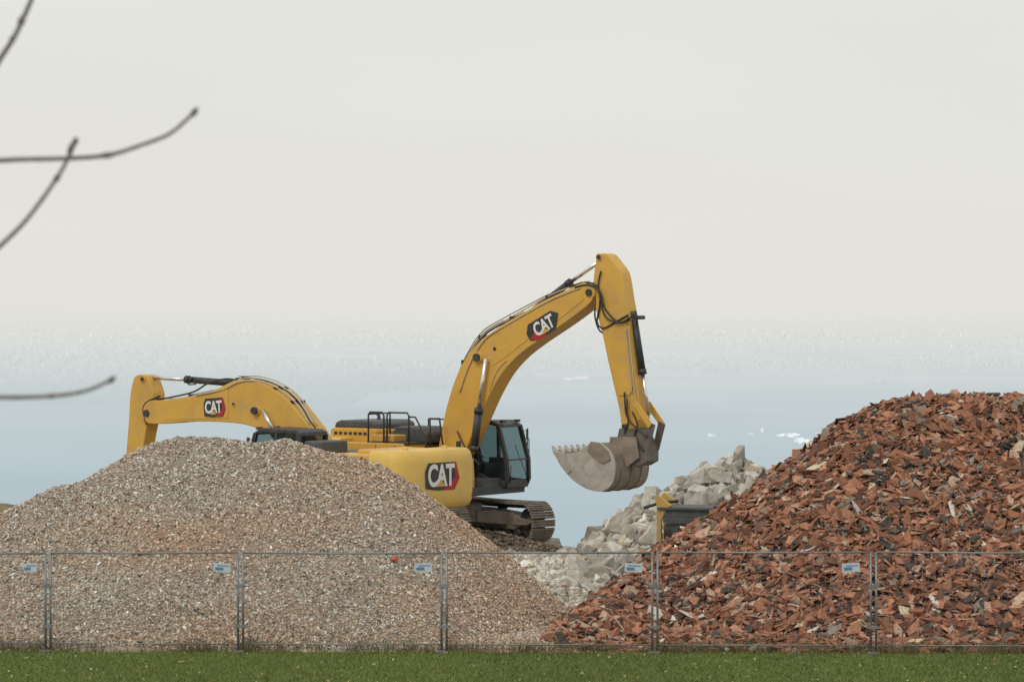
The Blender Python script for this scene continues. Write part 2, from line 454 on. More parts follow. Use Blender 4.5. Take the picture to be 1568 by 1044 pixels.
# ---- broken roof tile / brick pile
bp_ = Pile([([(842, 990, 53.6), (890, 947, 55), (938, 907, 56.3), (994, 866, 57.5), (1052, 820, 58.3), (1110, 782, 58.8), (1160, 753, 59), (1200, 724, 59), (1250, 687, 59), (1290, 658, 59), (1330, 630, 59), (1380, 614, 59), (1440, 610, 59), (1500, 609, 59), (1580, 609, 59), (1700, 612, 59), (1850, 660, 59), (2000, 760, 58.5), (2150, 880, 58)], .74, 1.12, .35)], .085, .8)
BM = mat('brick_fines', (.10, .06, .045), .95, 0, .4, 8, (.18, .115, .085), .6, .6, 25)
core = bp_.core('brick_rubble_pile', -.5, 17.5, 51, 66, BM, lo=-.08)
def brick_layer(name, N, s0, sg, T, jit, lift, smax):
    x = rng.uniform(.1, 13.2, N); y = 52.1-.11*x+rng.uniform(0, 1, N)*8.6
    h = bp_.H(x, y); g = G(x, y); on = (h > g-.02) | ((rng.random(N) < .35) & (y < 56) & (x > .8))
    x = x[on]; y = y[on]; N = len(x); z = np.maximum(bp_.H(x, y)-.03, G(x, y))
    sz = np.clip(rng.lognormal(math.log(s0), sg, N), .03, smax)
    C = pick([(.345, .155, .092), (.26, .118, .074), (.44, .225, .14), (.165, .085, .06), (.075, .065, .06), (.47, .32, .235), (.23, .195, .165), (.48, .40, .28), (.62, .55, .48)], [27, 23, 15, 12, 10, 8, 7, 2.4, 1.8], N)
    C = C*(1+.17*rng.normal(size=(N, 1)))*.97
    n = bp_.norm(x, y); n = n+np.array([0, -.05, .35]); n /= np.linalg.norm(n, axis=1)[:, None]
    scatter(name, T, np.stack([x, y, z+sz*lift], 1), frames(n, jit), np.stack([sz*1.35, sz*1.05, sz*.8], 1), np.clip(C, .015, .7), BS, core)
BS = attr_mat('brick_shard', .92, .25, 14)
brick_layer('shards_large', 16500, .175, .34, shard_temps(24, 3), .38, .14, .38)
brick_layer('shards_small', 24000, .085, .35, shard_temps(12, 8), .5, .2, .2)

# ---- concrete rubble pile
cr_ = Pile([([(905, 856, 67), (945, 826, 67.5), (985, 786, 68), (1005, 758, 68.5), (1040, 735, 69), (1080, 722, 69), (1135, 704, 69), (1170, 716, 69), (1195, 728, 69), (1270, 768, 69), (1360, 840, 69)], .72, 1.2, .2),
            ([(735, 862, 68), (790, 856, 67.2), (850, 860, 66.5), (910, 864, 66)], .085, .4, .2)], .14, .8)
RM = mat('rubble_fines', (.26, .24, .21), .95, 0, .3, 6, (.18, .155, .125), .6, .6, 20)
core = cr_.core('concrete_rubble_pile', -2.5, 10, 59, 74, RM, lo=-.12)
CS = attr_mat('concrete_chunk', .92, .25, 7)
def rub(name, N, x0, x1, y0, y1, s0, sg, smax, T, minh=-1, bright=1., lift=.12):
    x = rng.uniform(x0, x1, N); y = rng.uniform(y0, y1, N); h = cr_.H(x, y); g = G(x, y)
    on = (h > g+minh); x = x[on]; y = y[on]; N = len(x); z = np.maximum(cr_.H(x, y), G(x, y))-.03
    sz = np.clip(rng.lognormal(math.log(s0), sg, N), .04, smax)
    C = pick([(.47, .445, .395), (.38, .355, .31), (.56, .53, .475), (.30, .27, .225), (.42, .36, .27), (.24, .22, .19), (.24, .13, .10)], [26, 24, 13, 17, 12, 11, 1.5], N)*bright
    C = C*(1+.12*rng.normal(size=(N, 1)))
    scatter(name, T, np.stack([x, y, z+sz*lift], 1), frames(cr_.norm(x, y), .6), np.stack([sz*1.3, sz*1.2, sz*1.15], 1), np.clip(C, .02, .8), CS, core)
rub('chunks_large', 3900, 1.2, 9, 63, 72, .205, .42, .55, block_temps(20, 21), .05, 1., .18)
rub('chunks_small', 9000, 1.0, 9, 62, 72, .10, .4, .3, block_temps(10, 22), .0)
rub('debris', 20000, -1.8, 3.4, 58.8, 69, .065, .5, .30, block_temps(12, 23), -1, 1.35)

# ---- dirt berm in front of / below the machine and dirt heap on the left
db = Pile([([(560, 800, 75), (690, 804, 74.7), (740, 811, 74.3), (790, 824, 74.), (835, 836, 73.8), (872, 851, 73.5)], .5, .9, .3)], .07, .5)
DM = mat('dirt', (.18, .135, .10), .95, 0, .3, 4, (.29, .23, .18), .6, .7, 18)
core = db.core('dirt_mound', -5.5, 2.6, 70, 78, DM, .12)
N = 9000
x = rng.uniform(-3, 2.2, N); y = rng.uniform(71.5, 77, N); on = db.H(x, y) > G(x, y)-.03; x = x[on]; y = y[on]; N = len(x)
sz = np.clip(rng.lognormal(math.log(.07), .4, N), .03, .25)
C = pick([(.20, .15, .11), (.13, .095, .07), (.29, .24, .19), (.38, .35, .31)], [5, 4, 3, 1], N)
scatter('clods', rock_temps(8, 9, .8, 31), np.stack([x, y, np.maximum(db.H(x, y), G(x, y))], 1), frames(db.norm(x, y), .5), np.stack([sz, sz, sz], 1), C, attr_mat('clod', .95), core)
dl = Pile([([(-160, 775, 76), (-40, 771, 76), (10, 770, 76), (32, 774, 76), (60, 800, 76)], .6, 1, .4)], .07, .8)
DM2 = mat('weathered_soil', (.20, .165, .10), .95, 0, .3, 3, (.12, .13, .06), .5, .7, 14)
dl.core('soil_heap', -22, -8, 69, 84, DM2, .25)

# ------------------------------------------------------------ excavators
def text_mesh(name, body, size, M, m, parent, bold=.02):
    cu = bpy.data.curves.new(name, 'FONT'); cu.body = body; cu.size = size; cu.extrude = .002; cu.offset = bold*size
    cu.align_x = 'CENTER'; cu.align_y = 'CENTER'; cu.space_character = .9
    tmp = bpy.data.objects.new('tmp_text', cu); COL.objects.link(tmp); bpy.context.view_layer.update()
    me = bpy.data.meshes.new_from_object(tmp.evaluated_get(bpy.context.evaluated_depsgraph_get()))
    bpy.data.objects.remove(tmp); me.name = name; me.materials.clear(); me.materials.append(m)
    me.transform(M); ob = bpy.data.objects.new(name, me); return link(ob, parent)

def decal(parent, c, xa, up, w, h, style, tag):
    xa = Vector(xa).normalized(); up = Vector(up).normalized(); n = xa.cross(up).normalized(); c = Vector(c)
    def poly(nm, pts, m, lift):
        obj(nm, [c+xa*(a*w)+up*(b*h)+n*lift for a, b in pts], [tuple(range(len(pts)))], m, parent)
    if style == 'boom':
        poly('decal_back_'+tag, [(-.62, -.28), (-.30, -.5), (.30, -.5), (.62, .18), (.40, .5), (-.50, .5), (-.66, .1)], BLK, .004)
        poly('decal_red_'+tag, [(-.60, -.22), (-.30, -.5), (-.02, -.5), (-.30, .02)], RED, .007)
        tw = .40
    else:
        poly('decal_back_'+tag, [(-.5, -.42), (-.1, -.5), (.45, -.5), (.62, -.1), (.5, .5), (-.42, .5), (-.52, .2)], BLK, .004)
        poly('decal_red_'+tag, [(.06, -.5), (.42, -.5), (.62, -.1), (.5, .5), (.42, .5), (.48, -.05)], RED, .007)
        tw = .47
    M = Matrix.Translation(c+n*.012)@Matrix((xa, up, n)).transposed().to_4x4()@Matrix.Diagonal((1, 1.35, 1, 1))
    text_mesh('decal_letters_'+tag, 'CAT', w*tw, M, WHT, parent, .03)
    poly('decal_triangle_'+tag, [(-.16, -.36), (.14, -.36), (-.01, -.12)], YEL, .017)

def undercarriage(E, rot):
    u = empty('undercarriage', (0, 0, 0), rot, E)
    r = .47; hl = 1.98; zc = .52
    per = 4*hl+2*math.pi*r; n = 52; shoes = []; links_ = []
    for side in (-1, 1):
        yc = side*1.3
        for k in range(n):
            s = (k+.5)/n*per
            if s < 2*hl: p = (-hl+s, zc+r); t = (1, 0); nn = (0, 1)
            elif s < 2*hl+math.pi*r:
                a = (s-2*hl)/r; p = (hl+r*math.sin(a), zc+r*math.cos(a)); t = (math.cos(a), -math.sin(a)); nn = (math.sin(a), math.cos(a))
            elif s < 4*hl+math.pi*r: s2 = s-2*hl-math.pi*r; p = (hl-s2, zc-r); t = (-1, 0); nn = (0, -1)
            else:
                a = (s-4*hl-math.pi*r)/r; p = (-hl-r*math.sin(a), zc-r*math.cos(a)); t = (-math.cos(a), math.sin(a)); nn = (-math.sin(a), -math.cos(a))
            T = np.array([t[0], 0, t[1]]); Nn = np.array([nn[0], 0, nn[1]]); c = np.array([p[0], yc, p[1]])
            if nn[1] > .9: c = c-np.array([0, 0, .03*math.sin((p[0]+hl)/(2*hl)*math.pi)])
            shoes.append((c, T*.089, np.array([0, .36, 0]), Nn*.014))
            for off in (-.072, 0, .068):
                shoes.append((c+T*off+Nn*.032, T*.010, np.array([0, .355, 0]), Nn*.020))
            links_.append((c-Nn*.07, T*.085, np.array([0, .10, 0]), Nn*.05))
    boxes_mesh('track_shoes', shoes, RUST, u); boxes_mesh('track_chain', links_, BLK, u)
    wheels = []
    for side in (-1, 1):
        for xx, rr in [(-hl, .36), (hl, .36)]:
            wheels.append(([(xx, side*1.3-.13, zc), (xx, side*1.3+.13, zc)], rr))
            wheels.append(([(xx, side*1.3-.2, zc), (xx, side*1.3+.2, zc)], .15))
        for xx in np.linspace(-1.5, 1.5, 8): wheels.append(([(xx, side*1.3-.17, .24), (xx, side*1.3+.17, .24)], .11))
        for xx in (-.7, .7): wheels.append(([(xx, side*1.3-.12, .86), (xx, side*1.3+.12, .86)], .07))
    tubes('rollers', wheels, BLK, u, 20)
    for i, side in enumerate((-1, 1)):
        prism_xz('track_frame_%d' % i, [(-1.62, .36), (-1.45, .30), (1.45, .30), (1.72, .42), (1.72, .62), (1.35, .74), (.3, .80), (-.9, .80), (-1.62, .66)], side*1.3-.2, side*1.3+.2, STEEL, u, .03)
        prism_xz('idler_guard_%d' % i, [(1.45, .42), (2.1, .45), (2.2, .52), (2.1, .60), (1.45, .64)], side*1.3-.24, side*1.3+.24, STEEL, u, .02)
        for j, sx in enumerate((-1, 1)):
            obj('carbody_arm_%d%d' % (i, j), [(sx*.35, side*.3, .95), (sx*.95, side*.3, .80), (sx*1.2, side*1.12, .76), (sx*.5, side*1.12, .78), (sx*.35, side*.3, .55), (sx*.95, side*.3, .5), (sx*1.2, side*1.12, .42), (sx*.5, side*1.12, .42)], [(0, 1, 2, 3), (4, 7, 6, 5), (0, 4, 5, 1), (1, 5, 6, 2), (2, 6, 7, 3), (3, 7, 4, 0)], RUST, u, .02)
    prism_xy('carbody', [(.9, .5), (.5, .75), (-.5, .75), (-.9, .5), (-.9, -.5), (-.5, -.75), (.5, -.75), (.9, -.5)], .50, .98, RUST, u, .03)
    tubes('swing_bearing', [([(0, 0, .97), (0, 0, 1.24)], .68)], BLK, u, 32)

def machine(cx, cy, zg, phi, urot, S):
    ph = math.radians(phi); c, s = math.cos(ph), math.sin(ph)
    E = empty('excavator', (cx, cy, zg), ph)
    def U(px, py, l=0.):
        x0 = cx-s*l; y0 = cy+c*l; k = (px-CX)/F; a = (k*y0-x0)/(c-k*s)
        return a, H0-(py-HY)/F*(y0+a*s)-zg
    def U3(px, py, l=0.):
        a, z = U(px, py, l); return (a, l, z)
    undercarriage(E, math.radians(urot))
    near = S['near']            # -1: right side faces viewer, +1: left side
    tall = S['tall']
    # --- revolving frame, bodywork
    box('revolving_frame', -2.4, 1.5, -1.35, 1.4, 1.22, 1.42, BLK, E)
    cwp = [(-2.32, 1.5)]
    for k in range(23):
        th = math.pi/2-math.pi*k/22; cth = max(0, math.cos(th)); sth = math.sin(th)
        cwp.append((-2.7-.70*cth**(2/3.4), 1.5*math.copysign(abs(sth)**(2/3.4), sth)))
    cwp.append((-2.32, -1.5))
    cwt = 2.62
    lay = [(1.22, .94), (1.28, .972), (1.40, .994), (1.6, 1.), (2.30, 1.), (2.44, .992), (2.55, .975), (cwt, .945)]
    V = []; Fc = []; n = len(cwp)
    for z, k in lay:
        for a, b in cwp:
            aa = a if a > -2.4 else -2.32+(a+2.32)*(1-(1-k)*2.2)
            V.append((aa, b*k, z))
    for i in range(len(lay)-1):
        for j in range(n): Fc.append((i*n+j, i*n+(j+1) % n, (i+1)*n+(j+1) % n, (i+1)*n+j))
    Fc += [tuple(range(n)), tuple((len(lay)-1)*n+j for j in range(n))]
    obj('counterweight', V, Fc, YEL2, E, .02, True)
    boxes_mesh('counterweight_seams', [((-2.62, sd*1.502, 1.9), (.008, 0, 0), (0, .006, 0), (0, 0, .42)) for sd in (-1, 1)], BLK, E)
    box('counterweight_lift_eye_l', -2.9, -2.75, .7, .76, cwt-.01, cwt+.07, YEL2, E); box('counterweight_lift_eye_r', -2.9, -2.75, -.76, -.7, cwt-.01, cwt+.07, YEL2, E)
    boxes_mesh('reflector', [((-3.235, -1.25, 1.5), (.02, .03, 0), (0.01, -.01, 0), (0, 0, .05))], RED, E)
    # side doors
    prism_xz('left_side_body', [(-2.30, 1.30), (-2.30, 2.52), (-1.0, 2.52), (-.25, 2.45), (-.25, 1.30)], .55, 1.46, YEL, E, .03)
    prism_xz('right_side_body', [(-2.30, 1.30), (-2.30, 2.52), (-.3, 2.52), (-.1, 2.2), (1.25, 2.15), (1.3, 1.30)], -1.46, -.5, YEL, E, .03)
    box('engine_deck', -2.3, -.45, -.5, .55, 1.4, 2.45, YEL, E)
    boxes_mesh('door_vents', [((-1.9+.09*i, sd*1.465, 2.1), (.025, 0, 0), (0, .006, 0), (0, 0, .22)) for i in range(8) for sd in (-1, 1)], BLK, E)
    boxes_mesh('door_seams', [((xx, sd*1.463, 1.92), (.008, 0, 0), (0, .006, 0), (0, 0, .56)) for xx in (-1.15, -.55, -2.1) for sd in (-1, 1)], BLK, E)
    if tall:
        prism_xz('engine_hood', [(-3.02, 2.5), (-3.05, 2.80), (-2.95, 2.86), (-1.62, 2.86), (-1.5, 2.80), (-1.5, 2.5)], -.95, .95, YEL, E, .04)
        prism_xz('hood_top', [(-3.0, 2.85), (-2.94, 3.0), (-2.8, 3.05), (-1.8, 3.05), (-1.62, 2.98), (-1.6, 2.85)], -.85, .85, GRY, E, .05)
        boxes_mesh('hood_slots', [((-2.85+.16*i, -.956, 2.72), (.05, 0, 0), (0, .006, 0), (0, 0, .035)) for i in range(7)], BLK, E)
        prism_xz('air_filter_housing', [(-1.35, 2.5), (-1.32, 2.8), (-1.15, 2.92), (-.35, 2.92), (-.2, 2.75), (-.2, 2.5)], -.55, .35, GRY, E, .06)
        box('rear_platform', -1.5, -.2, -1.4, .9, 2.5, 2.54, BLK, E)
        box('battery_box', -1.42, -.7, -1.3, -.75, 2.54, 2.72, YEL, E, .03)
        tubes('exhaust_stack', [([(-2.4, .3, 3.0), (-2.4, .3, 3.14), (-2.45, .3, 3.19)], .045)], GRY, E)
        rails = []
        def rail(pts, r=.024): rails.append((pts, r))
        yr = -1.38
        for a0, a1 in [(-1.45, -.95), (-.85, -.15)]:
            rail([(a0, yr, 2.5), (a0, yr, 3.22), (a0+.05, yr, 3.30), (a1-.05, yr, 3.30), (a1, yr, 3.22), (a1, yr, 2.5)]); rail([(a0, yr, 2.9), (a1, yr, 2.9)], .018)
        rail([(-1.45, yr, 3.25), (-1.5, -.4, 3.25), (-1.5, -.4, 2.5)]); rail([(-1.45, yr, 2.9), (-1.5, -.4, 2.9)], .018)
        rail([(-.15, yr, 3.2), (.05, yr, 3.2), (.38, yr, 2.7), (.38, yr, 2.15)]); rail([(.0, yr, 2.9), (.3, yr, 2.5)], .018)
        rail([(-1.45, 1.2, 2.5), (-1.45, 1.2, 3.05), (-.6, 1.2, 3.05), (-.6, 1.2, 2.5)])
        rail([(-.1, -.55, 2.2), (-.1, -.55, 3.15), (.2, -.55, 3.15), (.35, -.55, 2.2)])
        tubes('handrails', rails, BLK, E, 8)
    else:
        prism_xz('engine_hood', [(-2.5, 2.45), (-2.45, 2.6), (-1.5, 2.62), (-1.4, 2.45)], -.9, .9, YEL, E, .04)
        box('rear_platform', -1.38, -.2, -1.4, .5, 2.50, 2.53, BLK, E)
        box('cab_rear_cover', -.8, -.2, .45, 1.4, 2.46, 2.80, GRY, E, .05)
    # front lights, steps, boom bracket
    box('boom_bracket_l', -.15, .55, .27, .34, 1.4, 2.3, YEL, E); box('boom_bracket_r', -.15, .55, -.34, -.27, 1.4, 2.3, YEL, E)
    box('front_deck', .5, 1.45, -.45, .42, 1.40, 1.62, GRY, E)
    boxes_mesh('side_steps', [((1.25-.0*i, -1.3, 1.5+.28*i), (.16, 0, 0), (0, .16, 0), (0, 0, .02)) for i in range(3)], BLK, E)
    # --- cab
    y0c, y1c = .46, 1.42
    box('cab_floor', -.12, 1.52, y0c+.01, y1c-.01, 1.34, 1.46, BLK, E)
    prism_xz('cab_roof', [(-.16, 2.90), (-.12, 3.0), (.02, 3.06), (1.14, 3.08), (1.38, 2.97), (1.40, 2.90), (1.1, 2.96), (0, 2.94)], y0c-.02, y1c+.02, BLK, E, .03)
    for i, yy in enumerate((y0c, y1c)):
        d = .035
        lo, hi = yy-d, yy+d
        prism_xz('cab_rear_post_%d' % i, [(-.14, 1.36), (-.14, 2.93), (-.0, 2.97), (.02, 1.36)], lo, hi, BLK, E)
        prism_xz('cab_mid_post_%d' % i, [(.62, 1.40), (.60, 2.96), (.69, 2.96), (.72, 1.40)], lo+.004, hi-.004, BLK, E)
        prism_xz('cab_front_post_%d' % i, [(1.26, 2.96), (1.38, 2.96), (1.64, 2.1), (1.66, 1.58), (1.55, 1.36), (1.43, 1.36), (1.55, 1.6), (1.53, 2.1)], lo-.01, hi+.01, BLK, E)
        prism_xz('cab_sill_%d' % i, [(.0, 1.37), (.0, 1.82), (.62, 1.80), (1.1, 1.58), (1.57, 1.56), (1.52, 1.37)], lo+.006, hi-.006, GRY, E)
        prism_xz('cab_side_glass_%d' % i, [(0, 1.55), (0, 2.95), (1.26, 2.95), (1.56, 2.1), (1.58, 1.5)], yy-.006, yy+.006, GLASS, E, 0)
    def fq(nm, a0, z0, a1, z1, m):
        obj(nm, [(a0, y0c+.03, z0), (a0, y1c-.03, z0), (a1, y1c-.03, z1), (a1, y0c+.03, z1)], [(0, 1, 2, 3)], m, E)
    fq('windshield_upper', 1.345, 2.93, 1.605, 2.1, GLASS); fq('windshield_lower', 1.605, 2.1, 1.625, 1.6, GLASS); fq('rear_glass', -.10, 1.9, -.10, 2.92, GLASS)
    box('cab_front_sill', 1.50, 1.60, y0c+.02, y1c-.02, 1.36, 1.56, BLK, E)
    box('windshield_bar', 1.58, 1.62, y0c+.02, y1c-.02, 2.06, 2.10, BLK, E, .004)
    prism_xz('seat', [(.15, 1.46), (.15, 1.9), (.05, 2.55), (.2, 2.6), (.35, 2.0), (.75, 1.95), (.75, 1.8), (.5, 1.46)], .7, 1.18, GRY, E, .04)
    box('console', .5, .95, 1.2, 1.34, 1.46, 2.1, BLK, E)
    tubes('cab_mirror_arms', [([(1.40, 1.44, 2.75), (1.50, 1.52, 2.86), (1.50, 1.52, 2.4)], .014), ([(1.3, -1.3, 2.1), (1.45, -1.45, 2.5)], .014), ([(1.66, .5, 1.5), (1.70, .5, 1.95)], .014), ([(1.60, 1.46, 1.5), (1.56, 1.50, 2.6)], .014),
                           ([(1.63, 1.30, 1.62), (1.5, .95, 2.45)], .01)], BLK, E, 8)
    boxes_mesh('cab_mirrors', [((1.50, 1.51, 2.70), (.02, .01, 0), (-.03, .06, 0), (0, 0, .13)), ((1.46, -1.45, 2.5), (.02, 0, 0), (0, .08, 0), (0, 0, .13))], BLK, E)
    boxes_mesh('work_lights', [((1.36, .62, 3.06), (.05, 0, 0), (0, .07, 0), (0, 0, .035)), ((1.36, 1.26, 3.06), (.05, 0, 0), (0, .07, 0), (0, 0, .035))], GRY, E)
    # --- boom
    W = .29
    SP = lambda pts, sub=3: [U(*p) for p in spline(pts, sub)]
    prism_xz('boom', SP(S['boom']), -W, W, YEL, E, .02, True)
    if 'boom_patch' in S: prism_xz('boom_patch', SP(S['boom_patch'], 2), near*W, near*(W+.012), YEL, E, .004)
    prism_xz('stick', SP(S['stick']), -.21, .21, YEL, E, .02, True)
    if 'stick_patch' in S: prism_xz('stick_patch', [U(*p) for p in S['stick_patch']], near*.21, near*.235, YEL, E, .006)
    pins = []
    for (px, py, r, w) in S['pins']:
        a, z = U(px, py); pins.append(([(a, -w, z), (a, w, z)], r))
    tubes('pins', pins, BLK, E, 16)
    pb = []
    for (px, py, r, w) in S['bosses']:
        a, z = U(px, py); pb.append(([(a, -w, z), (a, w, z)], r))
    tubes('pin_bosses', pb, YEL, E, 18)
    B1 = []; R1 = []; Cg = []
    for (p0, p1, p2, rb, rr, l) in S['cyl']:
        A = U3(*p0, l); M_ = U3(*p1, l); Z = U3(*p2, l)
        B1.append(([A, M_], rb)); R1.append(([M_, Z], rr))
        v = Vector(M_)-Vector(A); v.normalize(); Cg.append(([Vector(M_)-v*.08, Vector(M_)+v*.05], rb*1.18)); Cg.append(([Vector(A)-v*.05, Vector(A)+v*.1], rb*1.05))
    tubes('hydraulic_cylinders', B1, BLK, E, 20); tubes('cylinder_glands', Cg, BLK, E, 20); tubes('cylinder_rods', R1, CHROME, E, 14)
    hs = []
    for pts, l, r in S['hoses']: hs.append((smooth_path([U3(px, py, l) for px, py in pts]), r))
    tubes('hoses', hs, HOSE, E, 8)
    hs = []
    for pts, l, r in S['lines']: hs.append((smooth_path([U3(px, py, l) for px, py in pts]), r))
    tubes('hydraulic_lines', hs, LINE, E, 8)
    boxes_mesh('line_clamps', [((U(*p)[0], 0, U(*p)[1]), (.035, 0, 0), (0, .24, 0), (0, 0, .05)) for p in S['clamps']], BLK, E)
    # --- bucket
    if 'bucket' in S:
        out = [U(*p) for p in spline(S['bucket'], 3, False)]; arr = np.array(out); hw = .74
        cen = np.array(U(*S['bcen'])); inn = [tuple(p+(cen-p)/np.linalg.norm(cen-p)*.05) for p in arr]
        prism_xz('bucket_shell', out+inn[::-1], -hw, hw, STEEL, E, .006, True)
        side = out+[U(*p) for p in S['bside']]
        prism_xz('bucket_side_l', side, hw, hw+.04, STEEL, E, .008); prism_xz('bucket_side_r', side, -hw-.04, -hw, STEEL_L, E, .008)
        rim = [U(*p) for p in S['brim']]
        prism_xz('bucket_side_cutter', rim, -hw-.07, -hw-.04, STEEL_L, E, .006)
        prism_xz('bucket_top_gusset', [U(*p) for p in S['bgus']], -hw-.075, -hw-.04, STEEL, E, .006)
        a0, z0 = out[0]; a1, z1 = U(*S['bucket'][1]); dv = Vector((a0-a1, 0, z0-z1)).normalized(); nv = Vector((dv.z, 0, -dv.x))
        tv = []; tfc = []
        for i in range(6):
            l = -hw+.06+i*(2*hw-.12)/5; o = len(tv); b = Vector((a0, l, z0))-dv*.12; t = Vector((a0, l, z0))+dv*.11
            tv += [b+Vector((0, -.075, 0))+nv*.05, b+Vector((0, .075, 0))+nv*.05, b+Vector((0, .075, 0))-nv*.05, b+Vector((0, -.075, 0))-nv*.05,
                   t+Vector((0, -.05, 0))+nv*.014, t+Vector((0, .05, 0))+nv*.014, t+Vector((0, .05, 0))-nv*.014, t+Vector((0, -.05, 0))-nv*.014]
            tfc += [tuple(o+k for k in q) for q in [(0, 1, 2, 3), (4, 7, 6, 5), (0, 4, 5, 1), (1, 5, 6, 2), (2, 6, 7, 3), (3, 7, 4, 0)]]
        obj('bucket_teeth', tv, tfc, STEEL_L, E, .008)
        ws = []
        for l in (-.45, 0, .45):
            for i in range(4, len(out)-5):
                pA = Vector((out[i][0], l, out[i][1])); pB = Vector((out[i+1][0], l, out[i+1][1])); m_ = (pA+pB)/2; t_ = (pB-pA)/2
                n_ = Vector((m_.x-cen[0], 0, m_.z-cen[1])).normalized()*.012
                ws.append((m_+n_, t_, Vector((0, .05, 0)), n_))
        boxes_mesh('bucket_wear_strips', ws, STEEL, E)
        prism_xz('quick_coupler', [U(*p) for p in S['coupler']], -.27, .27, CPL, E, .02)
        for i, l in enumerate((-.34, .30)): prism_xz('bucket_ear_%d' % i, [U(*p) for p in S['ears']], l, l+.04, STEEL, E, .008)
        for i, l in enumerate((-.30, .26)):
            prism_xz('tilt_link_%d' % i, [U(*p) for p in S['link1']], l, l+.05, YEL, E, .008); prism_xz('power_link_%d' % i, [U(*p) for p in S['link2']], l+.05*(1 if l < 0 else -1), l+.05*(1 if l < 0 else -1)+.045, CPL, E, .008)
    for (px, py, l, ang, w, h, st, tg) in S['decals']:
        A = Vector(U3(px, py, l)); an = math.radians(ang)
        fx = 1 if near < 0 else -1
        decal(E, A, (fx*math.cos(an), 0, math.sin(an)), (-fx*math.sin(an), 0, math.cos(an)), w, h, st, tg)
    return E

S1 = dict(near=-1, tall=True,
    boom=[(680, 690), (686, 660), (694, 622), (706, 583), (722, 550), (744, 523), (770, 503), (800, 485), (840, 462), (880, 443), (902, 433), (914, 437), (919, 450), (914, 463), (893, 481), (865, 501), (832, 523), (803, 545), (780, 570), (762, 600), (748, 630), (735, 660), (722, 690), (708, 702), (690, 702)],
    boom_patch=[(775, 506), (840, 468), (895, 444), (905, 458), (865, 490), (822, 517), (786, 545), (765, 560), (752, 540)],
    stick=[(921, 391), (930, 388), (938, 391), (947, 402), (957, 416), (961, 432), (965, 458), (969, 480), (973, 520), (978, 560), (983, 600), (988, 640), (984, 655), (970, 662), (960, 655), (956, 630), (948, 595), (938, 552), (929, 510), (921, 480), (915, 455), (916, 425), (919, 402)],
    stick_patch=[(930, 505), (966, 480), (972, 540), (977, 590), (972, 605), (955, 605), (946, 570)],
    pins=[(925, 394, .055, .27), (912, 448, .09, .33), (743, 547, .1, .42), (700, 692, .09, .36), (803, 488, .05, .12), (967, 652, .06, .36), (768, 534, .05, .31), (979, 486, .05, .2)],
    bosses=[(925, 394, .09, .235), (743, 547, .14, .36), (967, 652, .12, .24), (912, 448, .16, .28), (768, 534, .09, .3), (983, 640, .08, .24)],
    cyl=[((726, 688), (733, 628), (744, 549), .10, .055, -.40), ((726, 688), (733, 628), (744, 549), .10, .055, .40),
         ((803, 486), (872, 433), (923, 397), .085, .05, 0), ((970, 480), (984, 570), (994, 636), .085, .045, 0)],
    hoses=[([(690, 670), (700, 600), (716, 553), (741, 514), (775, 493), (803, 478)], .12, .022), ([(684, 672), (694, 602), (712, 553), (739, 512), (772, 491)], -.1, .022),
           ([(872, 440), (890, 433), (908, 434), (918, 446), (918, 470), (914, 492), (922, 503), (936, 497), (948, 490), (962, 482)], -.25, .024),
           ([(880, 440), (898, 436), (914, 441), (922, 455), (922, 472), (930, 488), (950, 494), (968, 484)], -.3, .024),
           ([(905, 438), (912, 460), (911, 485), (920, 508), (938, 505)], -.2, .022),
           ([(920, 415), (916, 440), (925, 470), (945, 492), (965, 490)], -.25, .02),
           ([(968, 630), (976, 650), (972, 668), (985, 690)], -.3, .022), ([(960, 610), (962, 640), (975, 655), (990, 668)], -.3, .022),
           ([(956, 600), (958, 630), (962, 645), (956, 664)], -.28, .02),
           ([(700, 660), (715, 690), (735, 712)], -.35, .02), ([(706, 655), (722, 684), (742, 700)], -.2, .02)],
    lines=[([(697, 596), (711, 556), (738, 514), (768, 494), (803, 474), (843, 452), (885, 435), (902, 431)], -.22, .018),
           ([(704, 600), (718, 560), (742, 520), (772, 500), (806, 480), (846, 458), (888, 441)], -.31, .018),
           ([(694, 596), (710, 552), (736, 510), (766, 490), (801, 471), (841, 450)], .2, .018),
           ([(962, 500), (967, 550), (972, 600), (977, 632)], -.25, .016), ([(958, 505), (962, 550), (968, 602)], -.25, .014),
           ([(750, 597), (760, 570), (775, 552)], -.3, .012)],
    clamps=[(716, 554), (742, 516), (790, 487), (845, 455), (885, 438)],
    bucket=[(873, 687), (886, 711), (903, 732), (925, 746), (947, 750), (962, 741), (968, 722), (967, 702), (960, 688), (945, 676)],
    bcen=(925, 705), bside=[(932, 674), (914, 690), (893, 693)],
    brim=[(873, 687), (886, 711), (896, 724), (902, 718), (894, 702), (893, 693)],
    bgus=[(945, 676), (958, 688), (962, 702), (950, 708), (936, 698), (926, 688), (932, 674)],
    coupler=[(957, 655), (984, 655), (1000, 684), (1000, 706), (988, 713), (962, 706), (950, 686)],
    ears=[(945, 668), (985, 668), (990, 700), (966, 718), (945, 690)],
    link1=[(978, 618), (986, 615), (1008, 648), (1003, 655)], link2=[(1001, 645), (1011, 650), (1001, 690), (992, 688)],
    decals=[(833, 499, -.31, 27, .86, .50, 'boom', 'boom')])
E1 = machine(-1.70, 77.5, .03, -35, -19, S1)

